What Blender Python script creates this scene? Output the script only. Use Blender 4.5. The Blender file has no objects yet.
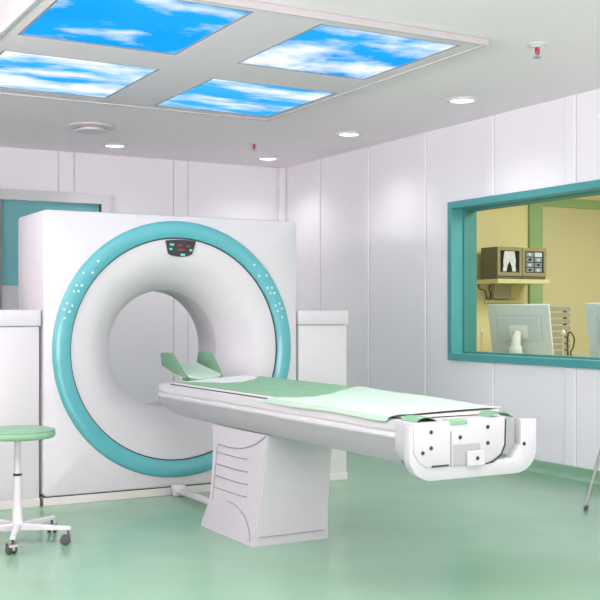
import bpy, bmesh, math, random
from mathutils import Vector, Matrix
random.seed(4)
PI = math.pi
sc = bpy.context.scene
COL = sc.collection

# ------------------------------------------------------------------ materials
def lin(c):
    return tuple(((v/255)/12.92 if v/255 <= .04045 else ((v/255+.055)/1.055)**2.4) for v in c) + (1,)

def mat(name, rgb, rough=.5, metal=0., spec=.5, var=.04, scale=6., bump=0., coat=0., emit=0.):
    m = bpy.data.materials.new(name); m.use_nodes = True
    nt = m.node_tree; b = nt.nodes['Principled BSDF']
    tc = nt.nodes.new('ShaderNodeTexCoord')
    nz = nt.nodes.new('ShaderNodeTexNoise'); nz.inputs['Scale'].default_value = scale; nz.inputs['Detail'].default_value = 4
    nt.links.new(tc.outputs['Object'], nz.inputs['Vector'])
    rp = nt.nodes.new('ShaderNodeValToRGB')
    c = lin(rgb)
    rp.color_ramp.elements[0].position = .3; rp.color_ramp.elements[1].position = .7
    rp.color_ramp.elements[0].color = tuple(v*(1-var) for v in c[:3]) + (1,)
    rp.color_ramp.elements[1].color = tuple(min(1, v*(1+var)) for v in c[:3]) + (1,)
    nt.links.new(nz.outputs['Fac'], rp.inputs['Fac'])
    nt.links.new(rp.outputs['Color'], b.inputs['Base Color'])
    b.inputs['Roughness'].default_value = rough; b.inputs['Metallic'].default_value = metal
    b.inputs['Specular IOR Level'].default_value = spec; b.inputs['Coat Weight'].default_value = coat
    if emit:
        nt.links.new(rp.outputs['Color'], b.inputs['Emission Color']); b.inputs['Emission Strength'].default_value = emit
    if bump:
        bp = nt.nodes.new('ShaderNodeBump'); bp.inputs['Strength'].default_value = bump; bp.inputs['Distance'].default_value = .01
        nt.links.new(nz.outputs['Fac'], bp.inputs['Height']); nt.links.new(bp.outputs['Normal'], b.inputs['Normal'])
    return m

def sky_mat(name, off, cover, deep, light, sx=1., sy=1., rot=0.):
    m = bpy.data.materials.new(name); m.use_nodes = True
    nt = m.node_tree; nt.nodes.clear()
    out = nt.nodes.new('ShaderNodeOutputMaterial'); em = nt.nodes.new('ShaderNodeEmission')
    tc = nt.nodes.new('ShaderNodeTexCoord'); mp = nt.nodes.new('ShaderNodeMapping')
    mp.inputs['Location'].default_value = off; mp.inputs['Scale'].default_value = (sx, sy, 1); mp.inputs['Rotation'].default_value = (0, 0, rot)
    nz = nt.nodes.new('ShaderNodeTexNoise'); nz.inputs['Scale'].default_value = 2.2; nz.inputs['Detail'].default_value = 9
    nz.inputs['Roughness'].default_value = .55; nz.inputs['Distortion'].default_value = .1
    rp = nt.nodes.new('ShaderNodeValToRGB'); rp.color_ramp.elements[0].position = cover; rp.color_ramp.elements[1].position = cover+.24
    n2 = nt.nodes.new('ShaderNodeTexNoise'); n2.inputs['Scale'].default_value = 1.2
    mb = nt.nodes.new('ShaderNodeMix'); mb.data_type = 'RGBA'; mb.inputs['A'].default_value = lin(deep); mb.inputs['B'].default_value = lin(light)
    mw = nt.nodes.new('ShaderNodeMix'); mw.data_type = 'RGBA'; mw.inputs['B'].default_value = lin((252, 254, 255))
    L = nt.links.new
    L(tc.outputs['Object'], mp.inputs['Vector']); L(mp.outputs['Vector'], nz.inputs['Vector']); L(mp.outputs['Vector'], n2.inputs['Vector'])
    L(nz.outputs['Fac'], rp.inputs['Fac']); L(n2.outputs['Fac'], mb.inputs['Factor'])
    L(mb.outputs['Result'], mw.inputs['A']); L(rp.outputs['Color'], mw.inputs['Factor'])
    L(mw.outputs['Result'], em.inputs['Color']); em.inputs['Strength'].default_value = 1.05
    L(em.outputs['Emission'], out.inputs['Surface'])
    return m

def glass_mat(name):
    m = bpy.data.materials.new(name); m.use_nodes = True
    nt = m.node_tree; nt.nodes.clear()
    out = nt.nodes.new('ShaderNodeOutputMaterial'); mx = nt.nodes.new('ShaderNodeMixShader')
    tr = nt.nodes.new('ShaderNodeBsdfTransparent'); gl = nt.nodes.new('ShaderNodeBsdfGlossy')
    tr.inputs['Color'].default_value = (.95, .98, .96, 1); gl.inputs['Roughness'].default_value = .02
    lw = nt.nodes.new('ShaderNodeLayerWeight'); lw.inputs['Blend'].default_value = .12
    ml = nt.nodes.new('ShaderNodeMath'); ml.operation = 'MULTIPLY'; ml.inputs[1].default_value = .35
    nt.links.new(lw.outputs['Fresnel'], ml.inputs[0]); nt.links.new(ml.outputs[0], mx.inputs['Fac'])
    nt.links.new(tr.outputs[0], mx.inputs[1]); nt.links.new(gl.outputs[0], mx.inputs[2]); nt.links.new(mx.outputs[0], out.inputs['Surface'])
    return m

M = dict(
    wall=mat('wall_white', (246, 243, 248), .45, var=.012, scale=2),
    joint=mat('wall_joint', (214, 207, 214), .5, var=.012),
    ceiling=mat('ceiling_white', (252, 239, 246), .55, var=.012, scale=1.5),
    floor=mat('floor_green', (133, 175, 145), .2, spec=.45, var=.08, scale=1.3),
    cove=mat('cove_green', (136, 178, 148), .4, var=.05),
    white=mat('enamel_white', (213, 211, 213), .32, var=.012),
    cabinet=mat('cabinet_white', (212, 210, 212), .4, var=.012),
    funnel=mat('funnel_white', (212, 210, 212), .38, var=.012),
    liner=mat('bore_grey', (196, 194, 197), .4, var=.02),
    plinth=mat('plinth_offwhite', (214, 212, 206), .45, var=.03),
    teal=mat('teal_gloss', (88, 174, 180), .28, var=.04, coat=.3),
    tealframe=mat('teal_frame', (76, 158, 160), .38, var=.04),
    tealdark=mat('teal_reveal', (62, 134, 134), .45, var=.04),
    tealblind=mat('teal_panel', (116, 182, 188), .6, var=.05, scale=2),
    seam=mat('dark_seam', (60, 62, 66), .6),
    pearl=mat('pearl_button', (205, 230, 230), .15, var=.02, coat=.6),
    black=mat('black_plastic', (46, 42, 48), .3, var=.08),
    led=mat('cyan_led', (80, 190, 180), .4, emit=.2),
    redled=mat('red_led', (120, 50, 60), .4, emit=.15),
    padgreen=mat('pad_green', (134, 181, 143), .7, var=.05, scale=14, bump=.08),
    wing=mat('wing_green', (116, 162, 127), .6, var=.05, scale=14),
    pale=mat('pale_green_cloth', (194, 219, 202), .8, var=.03, scale=10, bump=.08),
    padwhite=mat('white_pad', (240, 236, 232), .7, var=.01),
    tablegrey=mat('table_side_grey', (206, 204, 208), .4, var=.02),
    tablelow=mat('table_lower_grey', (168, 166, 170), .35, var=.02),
    pedestal=mat('pedestal_white', (200, 197, 201), .45, var=.02),
    line=mat('panel_line_grey', (150, 148, 154), .6),
    bolt=mat('dark_bolt', (64, 62, 66), .4, metal=.4),
    stoolgreen=mat('stool_vinyl', (134, 178, 146), .42, var=.04, scale=12, bump=.05),
    stoolpipe=mat('stool_piping', (112, 164, 124), .5),
    lacquer=mat('white_lacquer', (212, 209, 212), .25, var=.02),
    chrome=mat('chrome', (205, 203, 206), .18, metal=.9, var=.02),
    steel=mat('steel', (190, 186, 182), .3, metal=.7, var=.03),
    rubber=mat('rubber_grey', (78, 78, 82), .6, var=.08),
    trim=mat('lamp_trim', (222, 221, 224), .4, var=.01),
    lamp=mat('lamp_lens', (255, 254, 252), .4, var=0., emit=2.2),
    red=mat('red_bulb', (196, 40, 62), .2, var=.1, emit=.1),
    sprink=mat('sprinkler_metal', (170, 172, 174), .3, metal=.6),
    frame=mat('ceiling_frame', (228, 219, 224), .5, var=.015),
    rim=mat('ceiling_frame_rim', (204, 196, 200), .5, var=.015),
    reveal=mat('frame_reveal_grey', (150, 148, 152), .5),
    yellow=mat('yellow_wall', (216, 207, 158), .7, var=.03, scale=2),
    greenframe=mat('door_green', (138, 168, 118), .55, var=.04),
    doorpanel=mat('door_beige', (192, 186, 150), .6, var=.02, scale=3),
    crfloor=mat('control_floor', (170, 165, 140), .6),
    crceil=mat('control_ceiling', (230, 225, 200), .6),
    olive=mat('viewer_case', (98, 94, 80), .5, var=.06),
    bezel=mat('viewer_bezel', (142, 134, 98), .5, var=.06),
    screen=mat('viewer_screen', (22, 26, 34), .2, var=.1),
    film=mat('film_white', (196, 200, 204), .4, var=.12, scale=40, emit=.05),
    filmgrey=mat('film_grey', (120, 132, 146), .4, var=.3, scale=60, emit=.05),
    shelf=mat('shelf_cream', (206, 198, 156), .5),
    greybox=mat('socket_grey', (176, 172, 150), .6),
    monitor=mat('monitor_silver', (196, 208, 210), .4, var=.02),
    monitor2=mat('monitor_cover', (186, 200, 202), .4, var=.02),
    stand=mat('monitor_stand', (214, 220, 218), .35, var=.02),
    slat=mat('slat_grey', (146, 142, 126), .6),
    desk=mat('desk_top', (196, 190, 160), .5),
    cable=mat('cable_dark', (74, 66, 44), .6),
    knob=mat('cream_knob', (232, 226, 200), .4),
    glass=glass_mat('window_glass'),
    seat=mat('chair_seat_green', (130, 180, 142), .6),
)

# ------------------------------------------------------------------ helpers
def obj(name, bm, m, parent=None, smooth=None, recalc=True):
    if recalc: bmesh.ops.recalc_face_normals(bm, faces=bm.faces)
    root = parent
    while root is not None and root.parent is not None: root = root.parent
    if root is not None:
        bmesh.ops.translate(bm, verts=bm.verts, vec=-root.location)
    me = bpy.data.meshes.new(name); bm.to_mesh(me); bm.free()
    me.materials.append(m)
    if smooth is not None:
        me.polygons.foreach_set('use_smooth', [True]*len(me.polygons))
        me.set_sharp_from_angle(angle=math.radians(smooth))
    o = bpy.data.objects.new(name, me); COL.objects.link(o)
    if parent is not None: o.parent = parent
    return o

def tag(o, label, cat, group=None):
    o['label'] = label; o['category'] = cat
    if group: o['group'] = group
    return o

def thing(name, label, cat, loc, group=None):
    o = bpy.data.objects.new(name, None); COL.objects.link(o); o.empty_display_size = .1
    o.location = loc
    return tag(o, label, cat, group)

def struct(name, bm, m, parent=None, smooth=None):
    o = obj(name, bm, m, parent, smooth); o['kind'] = 'structure'; return o

def BM(): return bmesh.new()

def box(bm, x0, x1, y0, y1, z0, z1, bev=0, seg=2, mtx=None):
    r = bmesh.ops.create_cube(bm, size=1)
    vs = r['verts']
    bmesh.ops.scale(bm, verts=vs, vec=(x1-x0, y1-y0, z1-z0))
    bmesh.ops.translate(bm, verts=vs, vec=((x0+x1)/2, (y0+y1)/2, (z0+z1)/2))
    if bev:
        es = list({e for v in vs for e in v.link_edges})
        r2 = bmesh.ops.bevel(bm, geom=es, offset=bev, segments=seg, profile=.5, affect='EDGES')
        vs = list({v for v in r2['verts']} | {v for v in vs if v.is_valid})
        # all verts of this island
        stack = list(vs); seen = set(vs)
        while stack:
            v = stack.pop()
            for e in v.link_edges:
                w = e.other_vert(v)
                if w not in seen: seen.add(w); stack.append(w)
        vs = list(seen)
    if mtx is not None: bmesh.ops.transform(bm, matrix=mtx, verts=vs)
    return vs

def lathe(bm, prof, n=48, mtx=None, close=False, cap0=False, cap1=False):
    rows = []
    for r, z in prof:
        if r < 1e-6: rows.append([bm.verts.new((0, 0, z))])
        else: rows.append([bm.verts.new((r*math.cos(2*PI*i/n), r*math.sin(2*PI*i/n), z)) for i in range(n)])
    pairs = list(zip(rows, rows[1:]))
    if close: pairs.append((rows[-1], rows[0]))
    for a, b in pairs:
        for i in range(n):
            j = (i+1) % n
            if len(a) == 1 and len(b) == 1: continue
            if len(a) == 1: bm.faces.new((a[0], b[i], b[j]))
            elif len(b) == 1: bm.faces.new((a[i], a[j], b[0]))
            else: bm.faces.new((a[i], a[j], b[j], b[i]))
    if cap0 and len(rows[0]) > 1: bm.faces.new(rows[0])
    if cap1 and len(rows[-1]) > 1: bm.faces.new(rows[-1])
    vs = [v for r in rows for v in r]
    if mtx is not None: bmesh.ops.transform(bm, matrix=mtx, verts=vs)
    return vs

def tube(bm, pts, rad, n=10, caps=True):
    pts = [Vector(p) for p in pts]
    rads = rad if isinstance(rad, (list, tuple)) else [rad]*len(pts)
    rings = []
    up = None
    for i, p in enumerate(pts):
        t = (pts[min(i+1, len(pts)-1)]-pts[max(i-1, 0)]).normalized()
        if up is None:
            up = Vector((0, 0, 1)) if abs(t.z) < .9 else Vector((1, 0, 0))
        s = t.cross(up).normalized(); up = s.cross(t).normalized()
        rings.append([bm.verts.new(p+(s*math.cos(2*PI*k/n)+up*math.sin(2*PI*k/n))*rads[i]) for k in range(n)])
    for a, b in zip(rings, rings[1:]):
        for k in range(n):
            bm.faces.new((a[k], a[(k+1) % n], b[(k+1) % n], b[k]))
    if caps: bm.faces.new(rings[0]); bm.faces.new(rings[-1])
    return [v for r in rings for v in r]

def prism(bm, pts, ext, bev=0, seg=2):
    """pts: list of 3-D points of a planar polygon, ext: extrusion vector"""
    a = [bm.verts.new(p) for p in pts]; e = Vector(ext)
    b = [bm.verts.new(Vector(p)+e) for p in pts]
    n = len(pts)
    fs = [bm.faces.new(a), bm.faces.new(b[::-1])]
    for i in range(n):
        j = (i+1) % n; fs.append(bm.faces.new((a[j], a[i], b[i], b[j])))
    if bev:
        bmesh.ops.recalc_face_normals(bm, faces=fs)
        es = list(set(fs[0].edges) | set(fs[1].edges))
        bmesh.ops.bevel(bm, geom=es, offset=bev, segments=seg, profile=.5, affect='EDGES')

def spline(P, n=8):
    P = [Vector(p) for p in P]; out = []
    for i in range(len(P)-1):
        p0 = P[max(i-1, 0)]; p1 = P[i]; p2 = P[i+1]; p3 = P[min(i+2, len(P)-1)]
        for k in range(n):
            t = k/n
            out.append(.5*((2*p1)+(p2-p0)*t+(2*p0-5*p1+4*p2-p3)*t*t+(3*p1-p0-3*p2+p3)*t**3))
    out.append(P[-1]); return out

# ------------------------------------------------------------------ camera
H = 1.2; A = math.atan2(.4887, .8724)
cd = bpy.data.cameras.new('camera'); cam = bpy.data.objects.new('camera', cd); COL.objects.link(cam)
cam.location = (0, 0, H); cam.rotation_euler = (PI/2, 0, -A)
cd.sensor_width = 36; cd.lens = 1064/600*36; cd.shift_y = 14.5/600; cd.clip_start = .05
sc.camera = cam

# ------------------------------------------------------------------ room shell
XW, YB, ZC = 5.57, 10.32, 2.81
XL, YF = -2.6, -3.2
bm = BM(); box(bm, XL, XW+.12, YF, YB+.12, -.1, 0); struct('floor', bm, M['floor'])
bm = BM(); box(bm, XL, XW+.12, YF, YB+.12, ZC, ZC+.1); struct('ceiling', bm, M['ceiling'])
# back wall with raised panel joints
bm = BM(); box(bm, XL, XW+.12, YB, YB+.12, 0, ZC)
for x in (3.13, 4.35, 1.91, .69, -.53, -1.75): box(bm, x-.075, x+.075, YB-.014, YB+.02, 0, ZC, .006)
wb = struct('wall_back', bm, M['wall'])
bm = BM()
for x in (3.13, 4.35, 1.91):
    for q in (-.079, .079): box(bm, x+q-.006, x+q+.006, YB-.004, YB+.01, .09, ZC)
struct('panel_joint', bm, M['joint'], wb)
bm = BM(); box(bm, 5.49, XW-.005, YB-.07, YB-.005, .085, ZC-.002, .006); struct('trim_1', bm, M['wall'])
# right wall with window opening
WY0, WY1, WZ0, WZ1 = 4.7, 7.315, .812, 2.158
bm = BM()
box(bm, XW, XW+.12, YF, WY0+.03, 0, ZC); box(bm, XW, XW+.12, WY1-.03, YB, 0, ZC)
box(bm, XW, XW+.12, WY0+.03, WY1-.03, 0, WZ0+.03); box(bm, XW, XW+.12, WY0+.03, WY1-.03, WZ1-.03, ZC)
for k in range(-3, 5):
    y = 5.86+.925*k
    w = .052
    if WY0 < y < WY1:
        box(bm, XW-.014, XW+.02, y-w, y+w, 0, WZ0-.002, .006); box(bm, XW-.014, XW+.02, y-w, y+w, WZ1+.002, ZC, .006)
    else: box(bm, XW-.014, XW+.02, y-w, y+w, 0, ZC, .006)
wr = struct('wall_right', bm, M['wall'])
bm = BM()
for k in range(-3, 5):
    y = 5.86+.925*k
    for q in (-.056, .056):
        spans = ((.09, WZ0-.002), (WZ1+.002, ZC)) if WY0 < y+q < WY1 else ((.09, ZC),)
        for z0, z1 in spans: box(bm, XW-.004, XW+.01, y+q-.005, y+q+.005, z0, z1)
struct('panel_joint', bm, M['joint'], wr)
bm = BM(); box(bm, XL-.12, XL, YF, YB+.12, 0, ZC); struct('wall_left', bm, M['wall'])

def cove(name, a, b, inward):
    bm = BM(); a = Vector(a); b = Vector(b); n = Vector(inward)
    prof = [(0, 0), (.05, 0), (.035, .004), (.02, .016), (.014, .035), (.014, .084), (.004, .088), (0, .088)]
    prism(bm, [a+n*p+Vector((0, 0, q+.0005)) for p, q in prof], b-a)
    return struct(name, bm, M['cove'], None)
cove('baseboard_right', (XW-.014, YF, 0), (XW-.014, YB-.02, 0), (-1, 0, 0))
cove('baseboard_back', (XL, YB-.014, 0), (XW-.03, YB-.014, 0), (0, -1, 0))

# observation window in the right wall
def frame_x(bm, x0, x1, y0, y1, z0, z1, w, bev=.004):
    box(bm, x0, x1, y0, y0+w, z0, z1, bev); box(bm, x0, x1, y1-w, y1, z0, z1, bev)
    box(bm, x0, x1, y0+w-.004, y1-w+.004, z0, z0+w, bev); box(bm, x0, x1, y0+w-.004, y1-w+.004, z1-w, z1, bev)
bm = BM(); frame_x(bm, XW-.03, XW+.10, WY0, WY1, WZ0, WZ1, .058)
win = struct('window_1', bm, M['tealframe'])
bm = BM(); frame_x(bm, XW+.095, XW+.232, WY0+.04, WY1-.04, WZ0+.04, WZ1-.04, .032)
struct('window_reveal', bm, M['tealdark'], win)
bm = BM(); box(bm, XW+.13, XW+.136, WY0+.07, WY1-.07, WZ0+.07, WZ1-.07)
struct('window_pane', bm, M['glass'], win)

# white framed window with a teal blind on the back wall
fx0, fx1, fz0, fz1, fw = 2.355, 3.56, 1.12, 2.398, .1
bm = BM(); y0, y1 = YB-.10, YB-.012
box(bm, fx0, fx0+fw, y0, y1, fz0, fz1, .006); box(bm, fx1-fw, fx1, y0, y1, fz0, fz1, .006)
box(bm, fx0+fw-.003, fx1-fw+.003, y0, y1, fz1-fw, fz1, .006); box(bm, fx0+fw-.003, fx1-fw+.003, y0, y1, fz0, fz0+fw, .006)
w2 = struct('window_2', bm, M['white'])
bm = BM(); box(bm, fx0+fw, fx1-fw, YB-.05, YB-.03, 1.48, fz1-fw, 0); struct('window_blind', bm, M['tealblind'], w2)
bm = BM(); box(bm, fx0+fw, fx1-fw, YB-.05, YB-.03, fz0+fw, 1.478, 0); struct('window_lower_panel', bm, M['tablegrey'], w2)
bm = BM(); box(bm, fx0+fw, fx0+fw+.022, YB-.085, YB-.051, fz0+fw, fz1-fw, 0); 
struct('window_inner_strip', bm, M['line'], w2)
bm = BM(); box(bm, fx1-fw-.012, fx1-fw-.001, YB-.085, YB-.051, fz0+fw, fz1-fw-.001); struct('window_inner_strip', bm, M['seam'], w2)  # thin dark strip stands in for the shadow at the right end

# ------------------------------------------------------------------ ceiling: sky panels in a dropped frame
s = (2.78-H)/(ZC-H)
def sc4(q): return [v*s for v in q]
pan = [('A', (1.57, 2.555, 5.05, 6.14)), ('B', (1.59, 2.615, 6.53, 7.63)), ('C', (2.975, 3.955, 5.08, 6.155)), ('D', (3.02, 4.02, 6.61, 7.70))]
fr = sc4((1.49, 4.05, 4.99, 7.78)); PQ = {k: sc4(v) for k, v in pan}
cf = thing('ceiling_light_frame', 'large white square ceiling frame holding four sky-picture light panels', 'ceiling frame', (sum(fr[:2])/2, sum(fr[2:])/2, 2.755), None)
bm = BM()
zt, zb = ZC-.001, 2.778
xm0, xm1 = (PQ['A'][1]+PQ['B'][1])/2, (PQ['C'][0]+PQ['D'][0])/2
ym0, ym1 = (PQ['A'][3]+PQ['C'][3])/2, (PQ['B'][2]+PQ['D'][2])/2
def ringbox(bm, X0, X1, Y0, Y1, q):
    x0, x1, y0, y1 = q
    box(bm, X0, x0, Y0, Y1, zb, zt); box(bm, x1, X1, Y0, Y1, zb, zt)
    box(bm, x0, x1, Y0, y0, zb, zt); box(bm, x0, x1, y1, Y1, zb, zt)
xm = (xm0+xm1)/2; ym = (ym0+ym1)/2
ringbox(bm, fr[0], xm, fr[2], ym, PQ['A']); ringbox(bm, fr[0], xm, ym, fr[3], PQ['B'])
ringbox(bm, xm, fr[1], fr[2], ym, PQ['C']); ringbox(bm, xm, fr[1], ym, fr[3], PQ['D'])
obj('frame_grid', bm, M['frame'], cf)
bm = BM()
e = .022
for a in ((fr[0]-e, fr[0], fr[2]-e, fr[3]+e), (fr[1], fr[1]+e, fr[2]-e, fr[3]+e)): box(bm, a[0], a[1], a[2], a[3], 2.769, zt, .004)
for a in ((fr[2]-e, fr[2]), (fr[3], fr[3]+e)): box(bm, fr[0], fr[1], a[0], a[1], 2.769, zt, .004)
obj('outer_rim', bm, M['rim'], cf)
skym = {'A': sky_mat('sky_deep', (1.1, .35, 0), .52, (0, 145, 242), (45, 180, 250), .8, 1.4, .25),
        'B': sky_mat('sky_cloudy', (3.3, 5.2, 0), .39, (15, 152, 240), (80, 195, 250), .8, 1.6, .1),
        'C': sky_mat('sky_billow', (7.4, 1.6, 0), .42, (0, 142, 240), (50, 178, 249), 1.0, 1.15, .2),
        'D': sky_mat('sky_low_cloud', (2.2, 8.9, 0), .44, (20, 152, 238), (80, 192, 248), .7, 1.7, .1)}
plab = {'A': 'large deep blue sky panel with wispy clouds, nearest one on the left', 'B': 'sky panel mostly covered by white streaky cloud, at the far left of the ceiling frame',
        'C': 'sky panel with big billowing white clouds at the right of the ceiling frame', 'D': 'pale blue sky panel with a low band of cloud, far right above the scanner'}
for k, q in PQ.items():
    t = thing('sky_light_panel', plab[k], 'light panel', ((q[0]+q[1])/2, (q[2]+q[3])/2, 2.785), 'sky picture light panels in the ceiling frame')
    bm = BM(); g = .002
    box(bm, q[0]+.012, q[1]-.012, q[2]+.012, q[3]-.012, 2.784, 2.80); obj('sky_picture', bm, skym[k], t)
    bm = BM(); x0, x1, y0, y1 = q[0]+g, q[1]-g, q[2]+g, q[3]-g
    for b_ in ((x0, x0+.012, y0, y1), (x1-.012, x1, y0, y1), (x0+.012, x1-.012, y0, y0+.012), (x0+.012, x1-.012, y1-.012, y1)):
        box(bm, *b_, 2.779, 2.802)
    obj('panel_edge', bm, M['reveal'], t)

# downlights
def downlight(x, y, label):
    t = thing('downlight', label, 'ceiling light', (x, y, ZC-.012), 'round recessed downlights')
    bm = BM(); lathe(bm, [(.088, ZC-.0005), (.088, ZC-.010), (.095, ZC-.016), (.112, ZC-.012), (.118, ZC-.0005)], 48, Matrix.Translation((x, y, 0)), close=True); obj('trim_ring', bm, M['trim'], t, 40)
    bm = BM(); lathe(bm, [(0, ZC-.010), (.05, ZC-.010), (.088, ZC-.007)], 40, Matrix.Translation((x, y, 0))); obj('lens', bm, M['lamp'], t, 40)
    l = bpy.data.lights.new('downlight_lamp', 'SPOT'); l.energy = 20; l.spot_size = 2.4; l.spot_blend = .8; l.shadow_soft_size = .09; l.color = (1, .98, .97)
    o = bpy.data.objects.new('downlight_lamp', l); COL.objects.link(o); o.location = (x, y, ZC-.03)
downlight(3.406, 9.676, 'round white downlight above the back left, beside the round ceiling diffuser')
downlight(5.062, 9.711, 'small round downlight in the far corner, near the back sprinkler')
downlight(5.006, 8.044, 'round downlight along the right wall, middle one of the right hand row')
downlight(4.952, 6.358, 'largest round downlight, nearest one above the observation window')
# ceiling diffuser
x, y = 2.892, 8.80
t = thing('ceiling_diffuser', 'round white stepped air diffuser on the ceiling at back left', 'ceiling vent', (x, y, ZC-.05))
bm = BM(); lathe(bm, [(0, ZC-.0005), (.195, ZC-.0005), (.2, ZC-.012), (.17, ZC-.022), (0, ZC-.022)], 48, Matrix.Translation((x, y, 0))); obj('outer_plate', bm, M['frame'], t, 40)
bm = BM(); lathe(bm, [(0, ZC-.0225), (.10, ZC-.0225), (.10, ZC-.035), (.14, ZC-.040), (.14, ZC-.050), (0, ZC-.054)], 48, Matrix.Translation((x, y, 0))); obj('inner_disc', bm, M['frame'], t, 40)
# sprinklers
def sprinkler(x, y, label):
    t = thing('sprinkler', label, 'sprinkler', (x, y, ZC-.085), 'ceiling sprinklers')
    T = Matrix.Translation((x, y, ZC))
    bm = BM(); lathe(bm, [(0, -.0005), (.056, -.0005), (.058, -.006), (.03, -.012), (.022, -.02), (0, -.02)], 32, T); obj('escutcheon', bm, M['trim'], t, 40)
    bm = BM(); lathe(bm, [(0, -.0205), (.009, -.0205), (.011, -.03), (.011, -.056), (.007, -.064), (0, -.066)], 16, T); obj('bulb', bm, M['red'], t, 40)
    bm = BM(); tube(bm, [(x-.018, y, ZC-.021), (x-.021, y, ZC-.05), (x-.004, y, ZC-.076)], .003, 8); tube(bm, [(x+.018, y, ZC-.021), (x+.021, y, ZC-.05), (x+.004, y, ZC-.076)], .003, 8)
    obj('yoke', bm, M['sprink'], t, 40)
    bm = BM(); lathe(bm, [(0, -.074), (.008, -.074), (.024, -.08), (.024, -.083), (0, -.085)], 24, T); obj('deflector', bm, M['sprink'], t, 40)
sprinkler(4.479, 8.874, 'small red bulb sprinkler on the ceiling at the back, near the far corner downlight')
sprinkler(4.326, 4.836, 'nearer red bulb sprinkler on the ceiling at upper right, alone')

# ------------------------------------------------------------------ scanner gantry
GX, GY, GZ, GD = 2.757, 6.58, .97, .645
gx0, gx1, gz0, gz1 = 1.847, 3.662, .056, 1.859
g = thing('scanner_gantry', 'large white scanner gantry with a round bore and teal ring on its front', 'medical scanner', (GX, GY+GD/2, 0))
def rrect(ins, rad, n=10):
    x0, x1, z0, z1 = gx0+ins, gx1-ins, gz0+ins, gz1-ins
    pts = []
    def line(ax, az, bx, bz, k=24):
        for i in range(k): pts.append((ax+(bx-ax)*i/k, az+(bz-az)*i/k))
    def arc(cx, cz, a0):
        for i in range(n): a = a0+PI/2*i/n; pts.append((cx+rad*math.cos(a), cz+rad*math.sin(a)))
    line(x1, z0+rad, x1, z1-rad); arc(x1-rad, z1-rad, 0)
    line(x1-rad, z1, x0+rad, z1); arc(x0+rad, z1-rad, PI/2)
    line(x0, z1-rad, x0, z0+rad); arc(x0+rad, z0+rad, PI)
    line(x0+rad, z0, x1-rad, z0); arc(x1-rad, z0+rad, 3*PI/2)
    return pts
base = rrect(0, .03)
def circ(r): 
    out = []
    for px, pz in base:
        a = math.atan2(pz-GZ, px-GX); out.append((GX+r*math.cos(a), GZ+r*math.sin(a)))
    return out
bm = BM(); loops = []
for pts, yy in ((circ(.40), .642), (circ(.845), .03), (circ(.845), 0), (rrect(.016, .03), 0), (rrect(.005, .03), .005), (rrect(0, .03), .016),
                (rrect(0, .03), GD-.05), (rrect(.015, .03), GD-.015), (rrect(.05, .03), GD), (circ(.47), GD)):
    loops.append([bm.verts.new((px, GY+yy, pz)) for px, pz in pts])
n = len(base)
for a, b in zip(loops[1:], loops[2:]):
    for i in range(n):
        j = (i+1) % n; bm.faces.new((a[i], a[j], b[j], b[i]))
bmesh.ops.delete(bm, geom=loops[0], context='VERTS')
obj('housing', bm, M['white'], g, 35)
RY = Matrix.Translation((GX, GY, GZ)) @ Matrix.Rotation(-PI/2, 4, 'X')     # local +z -> world +y
bm = BM(); lathe(bm, [(.741, .02), (.741, -.016), (.746, -.021), (.83, -.021), (.842, -.017), (.852, -.006), (.853, .004), (.85, .02)], 160, RY, close=True)
obj('ring', bm, M['teal'], g, 50)
bm = BM(); lathe(bm, [(.742, .018), (.742, -.004), (.733, -.004), (.733, .018)], 160, RY, close=True); obj('ring_seam', bm, M['seam'], g, 50)
prof = spline([(.7335, .0, 0), (.70, .002, 0), (.64, .010, 0), (.57, .034, 0), (.505, .085, 0), (.447, .155, 0), (.412, .225, 0), (.399, .27, 0)], 5)
bm = BM(); lathe(bm, [(p.x, p.y) for p in prof], 128, RY); obj('bore_funnel', bm, M['funnel'], g, 60)
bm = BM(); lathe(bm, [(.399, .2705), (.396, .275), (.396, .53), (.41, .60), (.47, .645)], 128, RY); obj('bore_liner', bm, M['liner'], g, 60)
# display below the ring's top
d = BM(); P = []
def gp(r, a, dy): return (GX+.014+r*math.sin(a), GY+dy, GZ+r*math.cos(a))
top = [gp(.728, a/100, -.006) for a in range(-15, 16, 3)]
bot = [(GX+.014+.092, GY+.002, GZ+.655)] + [(GX+.014+.092*math.cos(i*PI/8), GY+.004, GZ+.645-.03*math.sin(i*PI/8)) for i in range(1, 8)] + [(GX+.014-.092, GY+.002, GZ+.655)]
pts = top + bot
pts = [(p[0], GY-.004+(.728-(p[2]-GZ))*.12, p[2]) for p in pts]
prism(d, pts, (0, -.012, 0), .003); dp = obj('display_panel', d, M['black'], g)
for (ux, uz, w, m) in ((-.065, .694, .03, 'led'), (-.072, .664, .022, 'led'), (.072, .66, .022, 'led'), (.016, .628, .032, 'led'), (.055, .686, .03, 'redled'), (-.01, .69, .035, 'redled'), (.0, .66, .05, 'redled')):
    bm = BM(); cx = GX+.014+ux; yy = GY-.004+(.728-uz)*.12-.0125
    box(bm, cx-w/2, cx+w/2, yy-.004, yy+.002, GZ+uz-.007, GZ+uz+.007, .001); obj('indicator', bm, M[m], dp)
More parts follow.
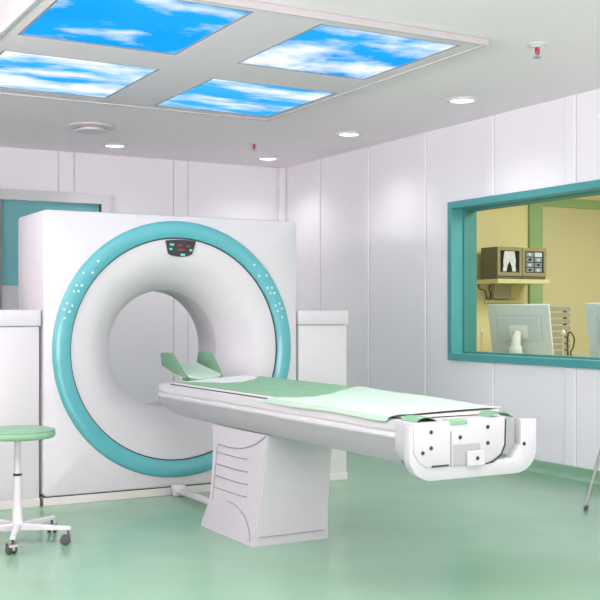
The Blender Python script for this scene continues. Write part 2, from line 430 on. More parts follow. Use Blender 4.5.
# buttons on the ring
Fv = Vector((math.sin(A), math.cos(A), 0)); Rv = Vector((math.cos(A), -math.sin(A), 0))
PXB = [(98.3,261.2),(83.5,272.8),(93,272.8),(76.8,285.5),(82,285.5),(74.2,291.3),(78.7,291.3),(67.2,303.3),(72.3,305.7),(64.5,309.5),(69.7,311.7),(64.7,318.2),
       (254.3,265),(259.2,275.8),(266.7,275.8),(267.5,287.8),(272,287.8),(270.5,293),(274.5,293),(275.8,305.5),(279.7,303.7),(277.8,311.3),(282,308.8),(282,317.2)]
for px, pz in PXB:      # ring coordinates of each button measured in the ring's own plane
    D = Fv+Rv*((px-300)/1064)+Vector((0, 0, (314.5-pz)/1064)); tt = (GY-.021)/D.y
    X, Z = D.x*tt, H+D.z*tt
    r_ = math.hypot(X-GX, Z-GZ); k = min(max(r_, .758), .83)/r_; X = GX+(X-GX)*k; Z = GZ+(Z-GZ)*k
    bm = BM(); lathe(bm, [(0, -.0065), (.004, -.0058), (.0078, -.003), (.0088, .001)], 20, Matrix.Translation((X, GY-.0215, Z)) @ Matrix.Rotation(-PI/2, 4, 'X'))
    obj('button', bm, M['pearl'], g, 60)
# plinth of the gantry
bm = BM(); box(bm, gx0+.004, gx1-.004, GY+.006, GY+GD-.03, 0, .05, .003); obj('plinth', bm, M['plinth'], g)
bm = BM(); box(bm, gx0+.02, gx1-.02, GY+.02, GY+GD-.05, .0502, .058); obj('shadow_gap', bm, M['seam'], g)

# side cabinets
def cabinet(x0, x1, label):
    t = thing('side_cabinet', label, 'cabinet', ((x0+x1)/2, GY+.25, 0), 'white cabinets flanking the scanner')
    bm = BM(); box(bm, x0+.008, x1-.008, GY+.012, GY+.5, .056, 1.124, .004); obj('carcass', bm, M['cabinet'], t, 30)
    bm = BM(); box(bm, x0, x1, GY, GY+.505, 1.128, 1.228, .005); obj('lid', bm, M['cabinet'], t, 30)
    bm = BM(); box(bm, x0+.014, x1-.014, GY+.02, GY+.49, 1.1235, 1.1285); obj('lid_seam', bm, M['line'], t)
    bm = BM(); box(bm, x0+.004, x1-.004, GY+.006, GY+.49, 0, .0555, .003); obj('plinth', bm, M['plinth'], t)
cabinet(1.40, 1.834, 'white cabinet left of the scanner, behind the green stool')
cabinet(3.673, 4.09, 'white cabinet right of the scanner, behind the patient table')

# ------------------------------------------------------------------ patient table
TX = 2.76; TY0, TY1 = 3.58, 6.31
t = thing('patient_table', 'long white patient table on a flared pedestal leading into the scanner', 'patient table', (TX, 4.95, 0))
def loft_table(bm, prof, y0, y1, taper=True, round_end=.0):
    # prof: half profile (w, z) from top to bottom; mirrored. Sections along Y with the underside sweeping up at the head end.
    secs = [(y0, 0), (y1-.40, 0), (y1-.26, .15), (y1-.15, .42), (y1-.07, .75), (y1-.02, .95), (y1, 1.)]
    rows = []
    for yy, k in secs:
        row = []
        for w, z in prof:
            zz = z
            if taper and z < .665: zz = z+(.664-z)*k*.55 + 0
            shrink = .012*max(0, (k-.75)/.25)
            row.append((w-shrink, yy, zz))
        full = [(TX-w, yy, z) for w, yy, z in row] + [(TX+w, yy, z) for w, yy, z in row[::-1]]
        rows.append([bm.verts.new(p) for p in full])
    m = len(rows[0])
    for a, b in zip(rows, rows[1:]):
        for i in range(m):
            j = (i+1) % m; bm.faces.new((a[i], a[j], b[j], b[i]))
    bm.faces.new(rows[0]); bm.faces.new(rows[-1])
bm = BM(); loft_table(bm, [(.252, .767), (.2625, .760), (.2635, .722), (.258, .712)], TY0, TY1, False); obj('table_top', bm, M['white'], t, 30)
bm = BM(); loft_table(bm, [(.258, .7115), (.269, .703), (.270, .692), (.262, .681)], TY0+.06, TY1-.004, False); obj('side_rail', bm, M['white'], t, 40)
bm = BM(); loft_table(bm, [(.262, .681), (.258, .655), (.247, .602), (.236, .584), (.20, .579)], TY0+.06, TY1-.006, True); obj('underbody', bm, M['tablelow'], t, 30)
# pedestal, side profile swept across X
def ped_x(z):   # left and right faces lean in slightly towards the top, flare at the foot
    fl = .012*max(0, (.16-z)/.16)**1.5
    return 2.476+.045*(z/.58)-fl, 2.915-.005*(z/.58)+fl
side = [(4.905, 0), (4.90, .06), (4.885, .2), (4.85, .45), (4.83, .5785), (5.54, .5785), (5.50, .5), (5.485, .3), (5.495, .155), (5.515, .115), (5.54, .065), (5.556, .03), (5.558, 0)]
bm = BM()
rows = [[bm.verts.new((ped_x(z)[k], y, z)) for y, z in side] for k in (0, 1)]
# faces triangulated through a centre strip so the leaning sides stay clean
for k in (0, 1):
    f = bm.faces.new(rows[k]); bmesh.ops.triangulate(bm, faces=[f])
for i in range(len(side)):
    j = (i+1) % len(side); bm.faces.new((rows[0][j], rows[0][i], rows[1][i], rows[1][j]))
bmesh.ops.recalc_face_normals(bm, faces=bm.faces)
ss = lambda v: v.co.x < 2.69
es = [e for e in bm.edges if ss(e.verts[0]) == ss(e.verts[1]) and len({ss(v) for f in e.link_faces for v in f.verts}) == 2 and not all(v.co.z < .001 for v in e.verts)]
bmesh.ops.bevel(bm, geom=es, offset=.007, segments=2, affect='EDGES')
ped = obj('pedestal', bm, M['pedestal'], t, 30)
for z, ya, yb in ((.43, 5.05, 5.42), (.365, 5.03, 5.42), (.30, 5.02, 5.425), (.235, 5.03, 5.43)):
    bm = BM(); tube(bm, [(ped_x(z+dz)[0]-.002, y_, z+dz) for y_, dz in ((yb, .0), (yb*.7+ya*.3, -.001), (yb*.3+ya*.7, -.001), (ya, .004))], .003, 6); obj('louvre', bm, M['line'], ped)
bm = BM()
def onp(L): return [(ped_x(p.y)[0]-(.002 if p.y > .16 else .005), p.x, p.y) for p in spline([(a, b, 0) for a, b in L], 6)]
tube(bm, onp([(5.42, .475), (5.2, .475), (5.0, .51), (4.86, .57)]), .0035, 6)
obj('panel_seam', bm, M['line'], ped)
bm = BM(); tube(bm, onp([(5.25, .185), (5.15, .175), (5.03, .14), (4.96, .08), (4.93, .03)]), .0035, 6); obj('panel_seam', bm, M['line'], ped)
bm = BM(); tube(bm, onp([(5.43, .465), (5.435, .3), (5.44, .165)]), .0022, 6); obj('panel_seam', bm, M['line'], ped)
bm = BM(); box(bm, 2.50, 2.895, 4.896, 4.91, .045, .05); obj('foot_seam', bm, M['line'], ped)
# floor rail between the gantry and the pedestal
bm = BM(); box(bm, 2.715, 2.765, 5.655, 6.57, .022, .052, .008); box(bm, 2.70, 2.78, 6.50, 6.575, .002, .075, .006); obj('floor_rail', bm, M['lacquer'], t, 40)
# foot end: bumper shell behind a bolted end plate
def ushape(hw, zt, zb, rad, n=8):
    pts = [(-hw, zt), (-hw, zb+rad*.9)]
    for i in range(1, n): a = PI+PI/2*i/n; pts.append((-hw+rad+rad*math.cos(a), zb+rad*.9+rad*.9*math.sin(a)))
    pts.append((-hw+rad, zb))
    return pts + [(-x, z) for x, z in pts[::-1]]
BX = 2.757
bm = BM(); o = ushape(.328, .757, .533, .11)
xr = 3.086-BX
arm = [(.248, .761), (.248, .70), (.16, .70), (.16, .757)]
outl = [p for p in o[:-1]]
pts = [(BX+x, z) for x, z in o] + [(2.997, .760), (2.997, .655), (2.95, .60), (2.55, .60), (2.46, .66), (2.46, .757)]
prism(bm, [(x, 3.45, z) for x, z in pts], (0, .045, 0), .007); obj('bumper', bm, M['pedestal'], t, 30)
pl = [(2.445, .768), (2.445, .65), (2.47, .61), (2.51, .588), (2.81, .588), (2.845, .598), (2.885, .622), (2.904, .66), (2.908, .77)]
bm = BM(); prism(bm, [(x, 3.443, z) for x, z in pl], (0, .136, 0), .006); ep = obj('end_plate', bm, M['pedestal'], t, 30)
bm = BM(); prism(bm, [(x, 3.447, z) for x, z in ((2.79, .5885), (2.79, .581), (2.848, .588), (2.893, .617), (2.913, .655), (2.916, .764), (2.90, .764), (2.89, .66))], (0, .02, 0)); obj('end_seam', bm, M['seam'], ep)
bm = BM(); box(bm, 2.53, 2.615, 3.4425, 3.448, .589, .597); obj('plate_slot', bm, M['seam'], ep)
bm = BM(); box(bm, 2.622, 2.629, 3.4415, 3.448, .588, .73); obj('plate_groove', bm, M['line'], ep)
bm = BM(); box(bm, 2.636, 2.775, 3.4405, 3.45, .588, .675, .003); obj('handle_recess', bm, M['tablelow'], ep)
bm = BM(); box(bm, 2.70, 2.79, 3.428, 3.4405, .584, .645, .004); obj('latch_block', bm, M['pedestal'], ep)
bm = BM(); box(bm, 2.92, 3.02, 3.57, 3.5795, .69, .755, .002); obj('side_socket', bm, M['reveal'], t)
def bolt(X, Z, Y, par):
    bm = BM(); lathe(bm, [(0, -.006), (.006, -.006), (.008, -.003), (.008, .002)], 14, Matrix.Translation((X, Y, Z)) @ Matrix.Rotation(-PI/2, 4, 'X')); obj('bolt', bm, M['bolt'], par, 40)
for X, Z in ((2.527, .731), (2.527, .667), (2.486, .65), (2.672, .703), (2.814, .738), (2.814, .672)): bolt(X, Z, 3.443, ep)
bolt(2.749, .615, 3.428, ep); bolt(3.014, .656, 3.45, t)
# mattress pad: crowned slab with a dark slit under its edge
PX0, PX1, PY0, PY1 = 2.522, 3.018, 3.615, 6.10
def padz(x, y):
    k = min(1, max(0, (y-3.7)/1.2))
    return .779+(.010+.024*k)*(x-2.5)/.52
def in_pad_loop(y): return PX0, PX1
bm = BM()
box(bm, PX0-.014, PX1-.01, PY0+.03, PY1+.02, .7671, .7715); obj('pad_slit', bm, M['seam'], t)
def slab(bm, grid, th):
    """grid[i][j] top points -> closed thin slab"""
    top = [[bm.verts.new(p) for p in r] for r in grid]
    low = [[bm.verts.new((p[0], p[1], p[2]-th)) for p in r] for r in grid]
    ni, nj = len(grid), len(grid[0])
    for i in range(ni-1):
        for j in range(nj-1):
            bm.faces.new((top[i][j], top[i+1][j], top[i+1][j+1], top[i][j+1])); bm.faces.new((low[i][j], low[i][j+1], low[i+1][j+1], low[i+1][j]))
    for i in range(ni-1):
        for j in (0, nj-1): bm.faces.new((top[i][j], top[i+1][j], low[i+1][j], low[i][j]))
    for j in range(nj-1):
        for i in (0, ni-1): bm.faces.new((top[i][j], top[i][j+1], low[i][j+1], low[i][j]))
bm = BM(); G = []
for i in range(25):
    y = PY0+(PY1-PY0)*i/24; row = [(PX0, y, .772), (PX0, y, padz(PX0, y)-.003)]
    for j in range(9): x = PX0+.004+(PX1-PX0-.008)*j/8; row.append((x, y, padz(x, y)))
    row += [(PX1, y, padz(PX1, y)-.004), (PX1, y, .772)]
    G.append(row)
rows = [[bm.verts.new(p) for p in r] for r in G]
for a, b in zip(rows, rows[1:]):
    for j in range(len(a)): k = (j+1) % len(a); bm.faces.new((a[j], a[k], b[k], b[j]))
bm.faces.new(rows[0]); bm.faces.new(rows[-1])
obj('mattress_pad', bm, M['padwhite'], t, 40)
# headrest cradle
hx0, hx1 = 2.672, 2.925
def hz(y): return .800+(y-6.25)*.15
bm = BM(); G = []
for i in range(9):
    y = 6.245+.42*i/8; row = []
    for j in range(11):
        u = j/10; x = hx0+.012+(hx1-hx0-.024)*u
        row.append((x, y-(.03*(1-(2*u-1)**2) if i == 0 else .015*(1-(2*u-1)**2) if i == 1 else 0), hz(y)+.018*(2*u-1)**2))
    G.append(row)
slab(bm, G, .014); hr = obj('headrest', bm, M['pale'], t, 40)
for sx, x in ((-1, hx0), (1, hx1)):
    bm = BM()
    pts = [(6.235, hz(6.235)-.004), (6.30, hz(6.3)+.03), (6.46, .935), (6.50, .95), (6.67, .945), (6.685, .93), (6.655, hz(6.65)+.0), (6.45, hz(6.45)-.012)]
    prism(bm, [(x+(.03 if sx > 0 else .004)*(z-.80)/.15-.006, y, z) for y, z in pts], (.012, 0, 0), .004)
    obj('headrest_wing', bm, M['wing'], hr, 30)
bm = BM(); G = []
for i in range(9):
    y = 6.24+.41*i/8; row = []
    for j in range(9):
        u = j/8; x = hx0+.016+(hx1-hx0-.032)*u
        row.append((x, y-(.028*(1-(2*u-1)**2) if i == 0 else .014*(1-(2*u-1)**2) if i == 1 else 0), hz(y)+.018*(2*u-1)**2-.0145))
    G.append(row)
slab(bm, G, .012); obj('headrest_shell', bm, M['wing'], hr, 40)
bm = BM(); box(bm, 2.73, 2.87, 6.05, 6.45, .7672, .786, .005); obj('headrest_bracket', bm, M['wing'], t)
# straps at the foot end
def strap(pts, w, m='wing'):
    bm = BM(); P = spline(pts, 5)
    G = [[(p.x, p.y-w/2, p.z), (p.x, p.y+w/2, p.z)] for p in P]; slab(bm, G, .004); obj('strap', bm, M[m], t)
strap([(2.500, 3.60, .7695), (2.515, 3.60, .782), (2.56, 3.60, .783), (2.60, 3.60, .7695)], .018, 'seam')
strap([(2.478, 3.53, .7695), (2.50, 3.53, .786), (2.545, 3.53, .788), (2.585, 3.53, .7695)], .11)
strap([(2.86, 3.53, .7695), (2.89, 3.53, .790), (2.95, 3.53, .788), (2.99, 3.53, .7695)], .08)
bm = BM(); box(bm, 2.621, 2.707, 3.438, 3.50, .755, .7735, .003); obj('strap', bm, M['padgreen'], t)
# drapes lying on the pad (separate cloths)
def drape(name, label, m, head, foot, drop, x1, lift, th=.003, wav=.002):
    """head(u), foot(u): Y of the cloth's two ends at cross position u 0..1; drop: hang over the left edge"""
    bm = BM(); NI, NJ = 40, 26; G = []
    for i in range(NI+1):
        row = []
        v = i/NI
        for j in range(NJ+1):
            u = j/NJ
            y = foot(u)+(head(u)-foot(u))*v
            L = (x1-2.497)+drop
            sarc = u*L
            if sarc < drop:
                x = 2.489-.002*math.sin(v*13)-.003*(1-sarc/drop); z = padz(2.50, y)+lift-(drop-sarc)*(1.0+.1*math.sin(v*9+1)) - .004
                x = x if drop-sarc > .008 else 2.4915
            else:
                x = 2.497+sarc-drop
                z = padz(x, y)+lift+wav*math.sin(y*9+x*7)*min(1, (sarc-drop)*9)
                if x < 2.512: z -= .003
                if x > PX1-.01: z -= .002
            row.append((x, y, z))
        G.append(row)
    slab(bm, G, th)
    return tag(obj(name, bm, m, None, 50), label, 'sheet')
def curve(pts, u):
    for (a, ya), (b, yb) in zip(pts, pts[1:]):
        if u <= b: k = (u-a)/(b-a); k = k*k*(3-2*k)*.6+k*.4; return ya+(yb-ya)*k
    return pts[-1][1]
def gh(u): return curve([(0, 6.07), (.10, 6.04), (.22, 5.86), (.34, 5.70), (.5, 5.66), (.75, 5.74), (1, 5.90)], u)
def ph(u): return curve([(0, 4.84), (.05, 4.74), (.11, 4.56), (.24, 4.51), (.45, 4.57), (.75, 4.68), (1, 4.74)], u)
bm = BM(); NI, NJ = 40, 20; G = []
for i in range(NI+1):
    v = i/NI; row = []
    for j in range(NJ+1):
        u = j/NJ; x = PX0+.004+(PX1-PX0-.006)*u; y = 4.42+(gh(u)-4.42)*v
        row.append((x, y, padz(x, y)+.0045))
    G.append(row)
slab(bm, G, .0035)
tag(obj('green_sheet', bm, M['padgreen'], None, 50), 'mid green sheet with a curved edge lying along the middle of the patient table', 'sheet')
drape('pale_blanket', 'pale mint green blanket draped over the near half and left edge of the patient table', M['pale'], ph, lambda u: 3.71-.105*min(1, u/.12), .03, PX1+.002, .0125)

# ------------------------------------------------------------------ wheeled stool
SX, SY = 1.437, 5.60
st = thing('wheeled_stool', 'round green stool on a white five-star base with castors, left of the scanner', 'stool', (SX, SY, 0))
T = Matrix.Translation((SX, SY, 0))
bm = BM(); lathe(bm, [(0, .603), (.10, .604), (.165, .602), (.183, .597), (.1925, .588), (.195, .575), (.193, .562), (.186, .555), (0, .553)], 64, T); obj('seat', bm, M['stoolgreen'], st, 50)
bm = BM(); lathe(bm, [(.1905, .5925), (.193, .5945), (.1945, .5915), (.1925, .589)], 64, T, close=True); obj('seat_piping', bm, M['stoolpipe'], st, 50)
bm = BM(); lathe(bm, [(0, .5525), (.09, .5525), (.09, .546), (.03, .538), (0, .538)], 32, T); obj('seat_plate', bm, M['black'], st, 40)
bm = BM(); lathe(bm, [(0, .538), (.0165, .538), (.0165, .36), (0, .36)], 24, T); obj('gas_lift', bm, M['lacquer'], st, 40)
bm = BM(); lathe(bm, [(0, .366), (.022, .366), (.022, .354), (0, .354)], 24, T); obj('collar', bm, M['black'], st, 40)
bm = BM(); lathe(bm, [(0, .354), (.0205, .354), (.0235, .22), (.028, .12), (.034, .10), (.036, .075), (.03, .068), (0, .068)], 28, T); obj('column', bm, M['lacquer'], st, 40)
Lt = Vector((math.cos(A), -math.sin(A), 0)); Tw = Vector((-math.sin(A), -math.cos(A), 0))
for k in range(5):
    ph_ = math.radians(8+72*k); dr = Lt*math.cos(ph_)+Tw*math.sin(ph_); sd = Vector((-dr.y, dr.x, 0)); c = Vector((SX, SY, 0))
    bm = BM()
    a = c+dr*.02; b = c+dr*.292
    sec = []
    for p, hw, z0, z1 in ((a, .019, .070, .106), (c+dr*.12, .016, .074, .103), (b, .013, .078, .096)):
        sec.append([bm.verts.new(p+sd*q+Vector((0, 0, z))) for q, z in ((-hw, z0), (hw, z0), (hw, z1-.006), (hw*.55, z1), (-hw*.55, z1), (-hw, z1-.006))])
    for r0, r1 in zip(sec, sec[1:]):
        for i in range(6): bm.faces.new((r0[i], r0[(i+1) % 6], r1[(i+1) % 6], r1[i]))
    bm.faces.new(sec[0]); bm.faces.new(sec[-1])
    leg = obj('leg', bm, M['lacquer'], st, 40)
    cc = c+dr*.278; ang = (1.1, .2, 2.3, .7, -.4)[k]; ax = Vector((math.cos(ang), math.sin(ang), 0)); fw = Vector((-ax.y, ax.x, 0))
    bm = BM(); tube(bm, [cc+Vector((0, 0, .0775)), cc+Vector((0, 0, .05))], .006, 10)
    w0 = cc+fw*.014
    rot = Matrix.Translation(w0+Vector((0, 0, .027))) @ ax.to_track_quat('Z', 'Y').to_matrix().to_4x4()
    for s_ in (-1, 1):
        lathe(bm, [(0, s_*.006), (.022, s_*.006), (.0265, s_*.009), (.0265, s_*.019), (.022, s_*.023), (.008, s_*.024), (0, s_*.024)], 24, rot)
    obj('castor_wheels', bm, M['rubber'], leg, 40)
    bm = BM(); pts = []
    for i in range(9): an = -.3+PI*1.05*i/8; pts.append(w0+Vector((0, 0, .029))+fw*(-.029*math.cos(an))+Vector((0, 0, .029*math.sin(an)))-ax*.0055)
    prism(bm, pts, ax*.011); 
    P2 = [w0+Vector((0, 0, .03))+fw*(-.0285*math.cos(.35+2.2*i/8))+Vector((0, 0, .0285*math.sin(.35+2.2*i/8))) for i in range(9)]
    for q0, q1 in zip(P2, P2[1:]):
        v4 = [bm.verts.new(p) for p in (q0-ax*.024, q0+ax*.024, q1+ax*.024, q1-ax*.024)]; bm.faces.new(v4)
    obj('castor_hood', bm, M['steel'], leg, 40)

# ------------------------------------------------------------------ chair mostly outside the frame at right (only its leg shows)
foot = Vector((4.72, 4.84, 0)); w = Lt; dd = Tw
ch = thing('metal_chair', 'chair at the right edge, only a slanting chrome leg with a dark foot showing', 'chair', tuple(foot+w*.3+dd*.22))
def P3(a, b, z): return foot+w*a+dd*b+Vector((0, 0, z))
for a0, b0, a1, b1, zt_ in ((0, 0, .105, .03, .44), (.05, .45, .12, .40, .44), (.56, 0, .46, .03, .44), (.56, .45, .46, .40, .44)):
    bm = BM(); tube(bm, [P3(a0, b0, .024), P3(a1, b1, zt_)], .0105, 12); lg = obj('leg', bm, M['steel'], ch, 40)
    dirv = (P3(a1, b1, zt_)-P3(a0, b0, 0)).normalized()
    bm = BM(); tube(bm, [P3(a0, b0, 0), P3(a0, b0, 0)+dirv*.03], [.014, .0125], 12); obj('rubber_foot', bm, M['rubber'], lg, 40)
MW = Matrix(((w.x, dd.x, 0, foot.x), (w.y, dd.y, 0, foot.y), (0, 0, 1, 0), (0, 0, 0, 1)))
bm = BM(); box(bm, .09, .49, .0, .43, .441, .475, .014, 3, MW); obj('seat', bm, M['seat'], ch, 40)
bm = BM(); box(bm, .10, .48, .405, .43, .62, .86, .012, 3, MW); obj('backrest', bm, M['seat'], ch, 40)
for a_ in (.13, .45):
    bm = BM(); tube(bm, [P3(a_, .425, .45), P3(a_, .437, .85)], .009, 10); obj('back_post', bm, M['steel'], ch, 40)

# ------------------------------------------------------------------ control room behind the window
CX0, CX1, CY0, CY1 = XW+.12, 10.2, 2.6, 8.45
bm = BM(); box(bm, CX0, CX1, CY0, CY1+.1, -.1, 0); struct('floor_control_room', bm, M['crfloor'])
bm = BM(); box(bm, CX0, CX1, CY0, CY1+.1, ZC, ZC+.1); struct('ceiling_control_room', bm, M['crceil'])
bm = BM(); box(bm, CX0, CX1, CY1, CY1+.1, 0, ZC); struct('wall_control_back', bm, M['yellow'])
bm = BM(); box(bm, CX1, CX1+.1, CY0, CY1+.1, 0, ZC); struct('wall_control_right', bm, M['yellow'])
bm = BM(); box(bm, CX0, CX1, CY0-.1, CY0, 0, ZC); struct('wall_control_front', bm, M['yellow'])
bm = BM(); fy0, fy1 = CY1-.03, CY1-.0005
box(bm, 7.436, 7.614, fy0, fy1, 0, 2.425, .004); box(bm, 8.45, 8.60, fy0, fy1, 0, 2.425, .004); box(bm, 7.61, 8.454, fy0, fy1, 2.331, 2.425, .004)
d1 = struct('door_1', bm, M['greenframe'])
bm = BM(); box(bm, 7.614, 8.45, CY1-.014, CY1-.0005, .005, 2.331); struct('door_panel', bm, M['doorpanel'], d1)
bm = BM(); tube(bm, [(8.38, CY1-.015, 1.0), (8.38, CY1-.06, 1.0), (8.27, CY1-.06, 1.0)], .009, 10); struct('door_handle', bm, M['steel'], d1)
# shelf and two film viewers
sh = thing('wall_shelf', 'cream wall shelf carrying two small screens behind the window', 'shelf', (7.05, CY1-.18, 1.5))
bm = BM(); box(bm, 6.73, 7.40, 8.08, CY1-.001, 1.505, 1.548, .004); obj('shelf_board', bm, M['shelf'], sh)
bm = BM(); box(bm, 6.95, 7.16, CY1-.06, CY1-.0005, 1.36, 1.5048, .003); obj('shelf_bracket', bm, M['greybox'], sh)
bm = BM(); box(bm, 6.86, 7.38, CY1-.03, CY1-.0005, 1.315, 1.345, .003); obj('cable_rail', bm, M['shelf'], sh)
def viewer(x0, x1, label, kind):
    v = thing('film_viewer', label, 'screen', ((x0+x1)/2, 8.22, 1.549), 'boxed screens on the wall shelf')
    z0, z1 = 1.549, 1.862
    bm = BM(); box(bm, x0, x1, 8.112, 8.36, z0, z1, .006); obj('case', bm, M['olive'], v)
    bm = BM(); b = .035
    box(bm, x0, x0+b, 8.10, 8.1125, z0+.03, z1, .003); box(bm, x1-b, x1, 8.10, 8.1125, z0+.03, z1, .003); box(bm, x0+b-.002, x1-b+.002, 8.10, 8.1125, z1-b, z1, .003); box(bm, x0+b-.002, x1-b+.002, 8.10, 8.1125, z0+.03, z0+.065, .003)
    obj('bezel', bm, M['bezel'], v)
    bm = BM(); box(bm, x0+.02, x1-.02, 8.108, 8.1118, z0+.05, z1-.02); s_ = obj('screen', bm, M['screen'], v)
    cx = (x0+x1)/2; sy = 8.107
    if kind == 0:
        bm = BM()
        q = lambda L: [(cx+a, sy, z0+b_) for a, b_ in L]
        prism(bm, q([(-.062, .272), (.062, .272), (.07, .235), (.078, .18), (.074, .13), (.082, .075), (.036, .072), (.028, .12), (.012, .155), (0, .175), (-.012, .155), (-.03, .12), (-.04, .072), (-.086, .075), (-.076, .13), (-.078, .18), (-.07, .235)]), (0, .0008, 0))
        obj('scan_image', bm, M['film'], s_)
    else:
        wd = (x1-x0-.09)
        for i in range(2):
            for j in range(4):
                a = cx-wd/2+wd*(i+.06)/2; b_ = cx-wd/2+wd*(i+.94)/2; zz = z0+.072+.051*j
                bm = BM(); box(bm, a, b_, sy, sy+.0008, zz, zz+.044); obj('scan_image', bm, M['film' if (i == 1 and j == 3) else 'filmgrey'], s_)
                if not (i == 1 and j == 3):
                    bm = BM(); m_ = Matrix.Translation(((a+b_)/2, sy-.0004, zz+.022)) @ Matrix.Rotation(PI/2, 4, 'X') @ Matrix.Diagonal((1.25, .7, 1, 1))
                    lathe(bm, [(0, 0), (.017, 0)], 18, m_); obj('scan_image', bm, M['film' if (i+j) % 2 else 'screen'], s_)
viewer(6.745, 7.055, 'boxed screen showing a white bone scan, left one on the wall shelf', 0)
viewer(7.06, 7.37, 'boxed screen showing a grid of small grey scans, right one on the shelf', 1)
bm = BM(); tube(bm, spline([(6.76, 8.36, 1.53), (6.75, 8.40, 1.49), (6.79, 8.43, 1.46), (6.85, 8.43, 1.44), (6.87, 8.43, 1.40), (6.89, 8.435, 1.33)], 6), .006, 8)
tag(obj('hanging_cable', bm, M['cable'], None, 60), 'dark cable sagging below the left end of the wall shelf', 'cable', 'cables under the shelf')
bm = BM(); tube(bm, spline([(6.90, 8.40, 1.50), (6.90, 8.42, 1.46), (6.93, 8.43, 1.40), (6.915, 8.435, 1.35), (6.91, 8.435, 1.325)], 6), .006, 8)
tag(obj('hanging_cable', bm, M['cable'], None, 60), 'dark cable dropping straight beside the grey bracket under the shelf', 'cable', 'cables under the shelf')
# desk
DZ = .76
dk = thing('control_desk', 'long desk just behind the window carrying the monitors', 'desk', (6.3, 6.4, 0))
bm = BM(); box(bm, 5.87, 6.75, 4.7, 8.0, DZ-.03, DZ, .004); obj('desk_top', bm, M['desk'], dk)
for yy in (4.75, 7.9):
    bm = BM(); box(bm, 5.92, 6.70, yy, yy+.04, 0, DZ-.0305, .003); obj('desk_leg', bm, M['desk'], dk)
# monitors seen from behind
def monitor(X, Y, yaw, label):
    m_ = thing('monitor', label, 'monitor', (X, Y, DZ+.0005), 'silver monitors on the control desk')
    # local frame: +y = back normal (towards the treatment room), x across, tilt about x
    R4 = Matrix.Translation((X, Y, 0)) @ Matrix.Rotation(yaw, 4, 'Z')
    Tl = R4 @ Matrix.Translation((0, 0, 1.06)) @ Matrix.Rotation(-.27, 4, 'X')
    bm = BM(); box(bm, -.285, .285, -.03, 0.0, -.235, .235, .006, 2, Tl); obj('casing', bm, M['monitor'], m_, 40)
    bm = BM(); box(bm, -.28, .28, -.038, -.0305, -.23, .23, .002, 2, Tl); obj('screen', bm, M['screen'], m_, 40)
    bm = BM(); box(bm, -.20, .20, .0005, .028, -.10, .13, .012, 3, Tl); bc = obj('back_cover', bm, M['monitor2'], m_, 40)
    bm = BM(); box(bm, -.085, .085, .0285, .036, -.06, .055, .003, 2, Tl); obj('mount_plate', bm, M['stand'], bc, 40)
    p0 = R4 @ Vector((0, .045, 1.045)); 
    bm = BM(); pts = [R4 @ Vector(v) for v in ((0, .05, 1.035), (0, .08, 1.0), (0, .10, .94), (0, .09, .86), (0, .07, .79))]
    tube(bm, spline(pts, 5), [.035]*6+[.042]*6+[.055]*5+[.06]*4, 14); obj('stand_neck', bm, M['stand'], m_, 60)
    bm = BM(); lathe(bm, [(0, DZ+.001), (.14, DZ+.001), (.14, DZ+.008), (.06, DZ+.032), (0, DZ+.034)], 36, R4 @ Matrix.Translation((0, .05, 0))); obj('stand_base', bm, M['stand'], m_, 40)
YAW = math.radians(118)
monitor(6.33, 7.30, YAW, 'silver monitor seen from behind, whole, on the desk left of the window view')
monitor(6.33, 6.08, YAW, 'silver monitor seen from behind, cut off by the right edge of the picture')
# slatted chair back behind the monitor
cx, cy = 7.16, 7.8
sl = thing('slatted_chair', 'grey slatted chair back standing behind the whole monitor', 'chair', (cx, cy, 0))
for i in range(8):
    z = .80+.062*i
    bm = BM(); box(bm, cx-.24, cx+.235, cy-.012, cy+.012, z, z+.046, .004); obj('slat', bm, M['slat'], sl)
for xx in (cx-.20, cx+.20):
    bm = BM(); box(bm, xx-.015, xx+.015, cy+.0125, cy+.04, .42, 1.27, .003); obj('back_post', bm, M['slat'], sl)
bm = BM(); box(bm, cx-.24, cx+.24, cy+.02, cy+.46, .42, .47, .01); obj('seat', bm, M['slat'], sl)
for xx in (cx-.21, cx+.21):
    for yy in (cy+.04, cy+.43):
        bm = BM(); tube(bm, [(xx, yy, 0), (xx, yy, .421)], .014, 10); obj('leg', bm, M['steel'], sl, 40)
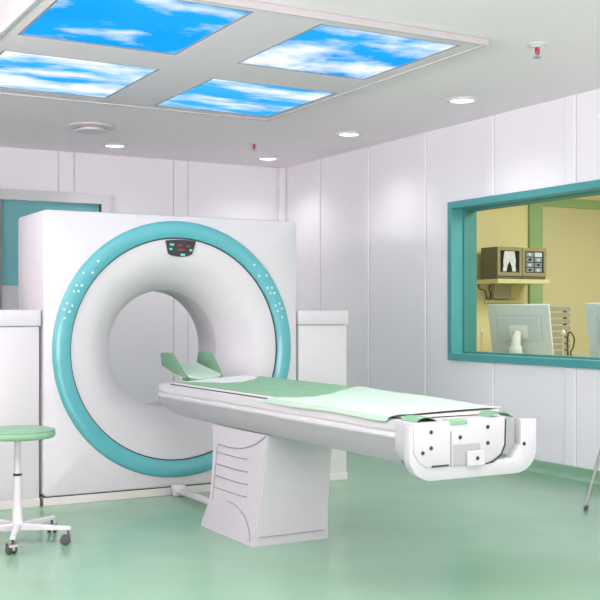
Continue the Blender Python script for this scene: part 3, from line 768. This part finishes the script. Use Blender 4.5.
# gooseneck rods and cable on the desk
def rod(X, Y, label):
    r = thing('desk_microphone', label, 'microphone', (X, Y, DZ+.0005), 'thin rods on the control desk')
    bm = BM(); lathe(bm, [(0, DZ+.0005), (.035, DZ+.0005), (.033, DZ+.012), (0, DZ+.016)], 20, Matrix.Translation((X, Y, 0))); obj('base', bm, M['knob'], r, 40)
    bm = BM(); tube(bm, [(X, Y, DZ+.015), (X, Y, 1.03)], .007, 8); obj('rod', bm, M['shelf'], r, 40)
    bm = BM(); lathe(bm, [(0, 1.025), (.010, 1.028), (.017, 1.04), (.018, 1.056), (.012, 1.068), (0, 1.072)], 16, Matrix.Translation((X, Y, 0))); obj('tip', bm, M['knob'], r, 60)
rod(6.10, 7.55, 'thin upright rod with pale round tip, left of the whole monitor')
rod(6.30, 6.72, 'thin upright rod with pale round tip, right of the whole monitor')
bm = BM(); pts = [Vector((6.30, 6.73, .775))+Lt*a+Vector((0, 0, z)) for a, z in ((.055, 0), (.045, .12), (.045, .24), (.055, .275), (.075, .27), (.10, .22), (.09, .15), (.07, .10), (.095, .04), (.09, 0))]
tube(bm, spline(pts, 6), .007, 8); tag(obj('looped_cable', bm, M['cable'], None, 60), 'dark looped wire standing on the desk between the two monitors', 'cable')

# ------------------------------------------------------------------ lights
def area(name, loc, sx, sy, e, col=(1, 1, 1), rot=(0, 0, 0)):
    l = bpy.data.lights.new(name, 'AREA'); l.shape = 'RECTANGLE'; l.size = sx; l.size_y = sy; l.energy = e; l.color = col
    o = bpy.data.objects.new(name, l); COL.objects.link(o); o.location = loc; o.rotation_euler = rot; return o
def aim(o, d): o.rotation_euler = Vector(d).to_track_quat('-Z', 'Y').to_euler()
K = (1, .925, .965)
area('overhead_fill', (1.8, 2.5, ZC-.02), 3.6, 2.0, 80, (1, .935, .965))  # area light added overhead, out of view, to brighten the room
aim(area('front_fill', (2.2, -3.1, 1.0), 4.0, 1.4, 180, (1, .935, .965)), (.12, .85, .42))  # frontal fill added behind the camera, no fitting there
up = area('ceiling_fill', (-2.3, 4.6, 1.8), 4.0, .5, 250, (1, .88, .95)); aim(up, (.66, .25, .7)); up.data.spread = math.radians(115)  # upward fill added out of view to lift the ceiling, no wall fitting
area('control_room_lamp', (7.6, 5.6, ZC-.02), 2.2, 2.6, 135, (1, .97, .9))
wd = bpy.data.worlds.new('world'); sc.world = wd; wd.use_nodes = True
bg = wd.node_tree.nodes['Background']; bg.inputs['Color'].default_value = (1, .96, .99, 1); bg.inputs['Strength'].default_value = 1.3
sc.view_settings.view_transform = 'Standard'
sc.view_settings.look = 'None'
sc.view_settings.exposure = .14
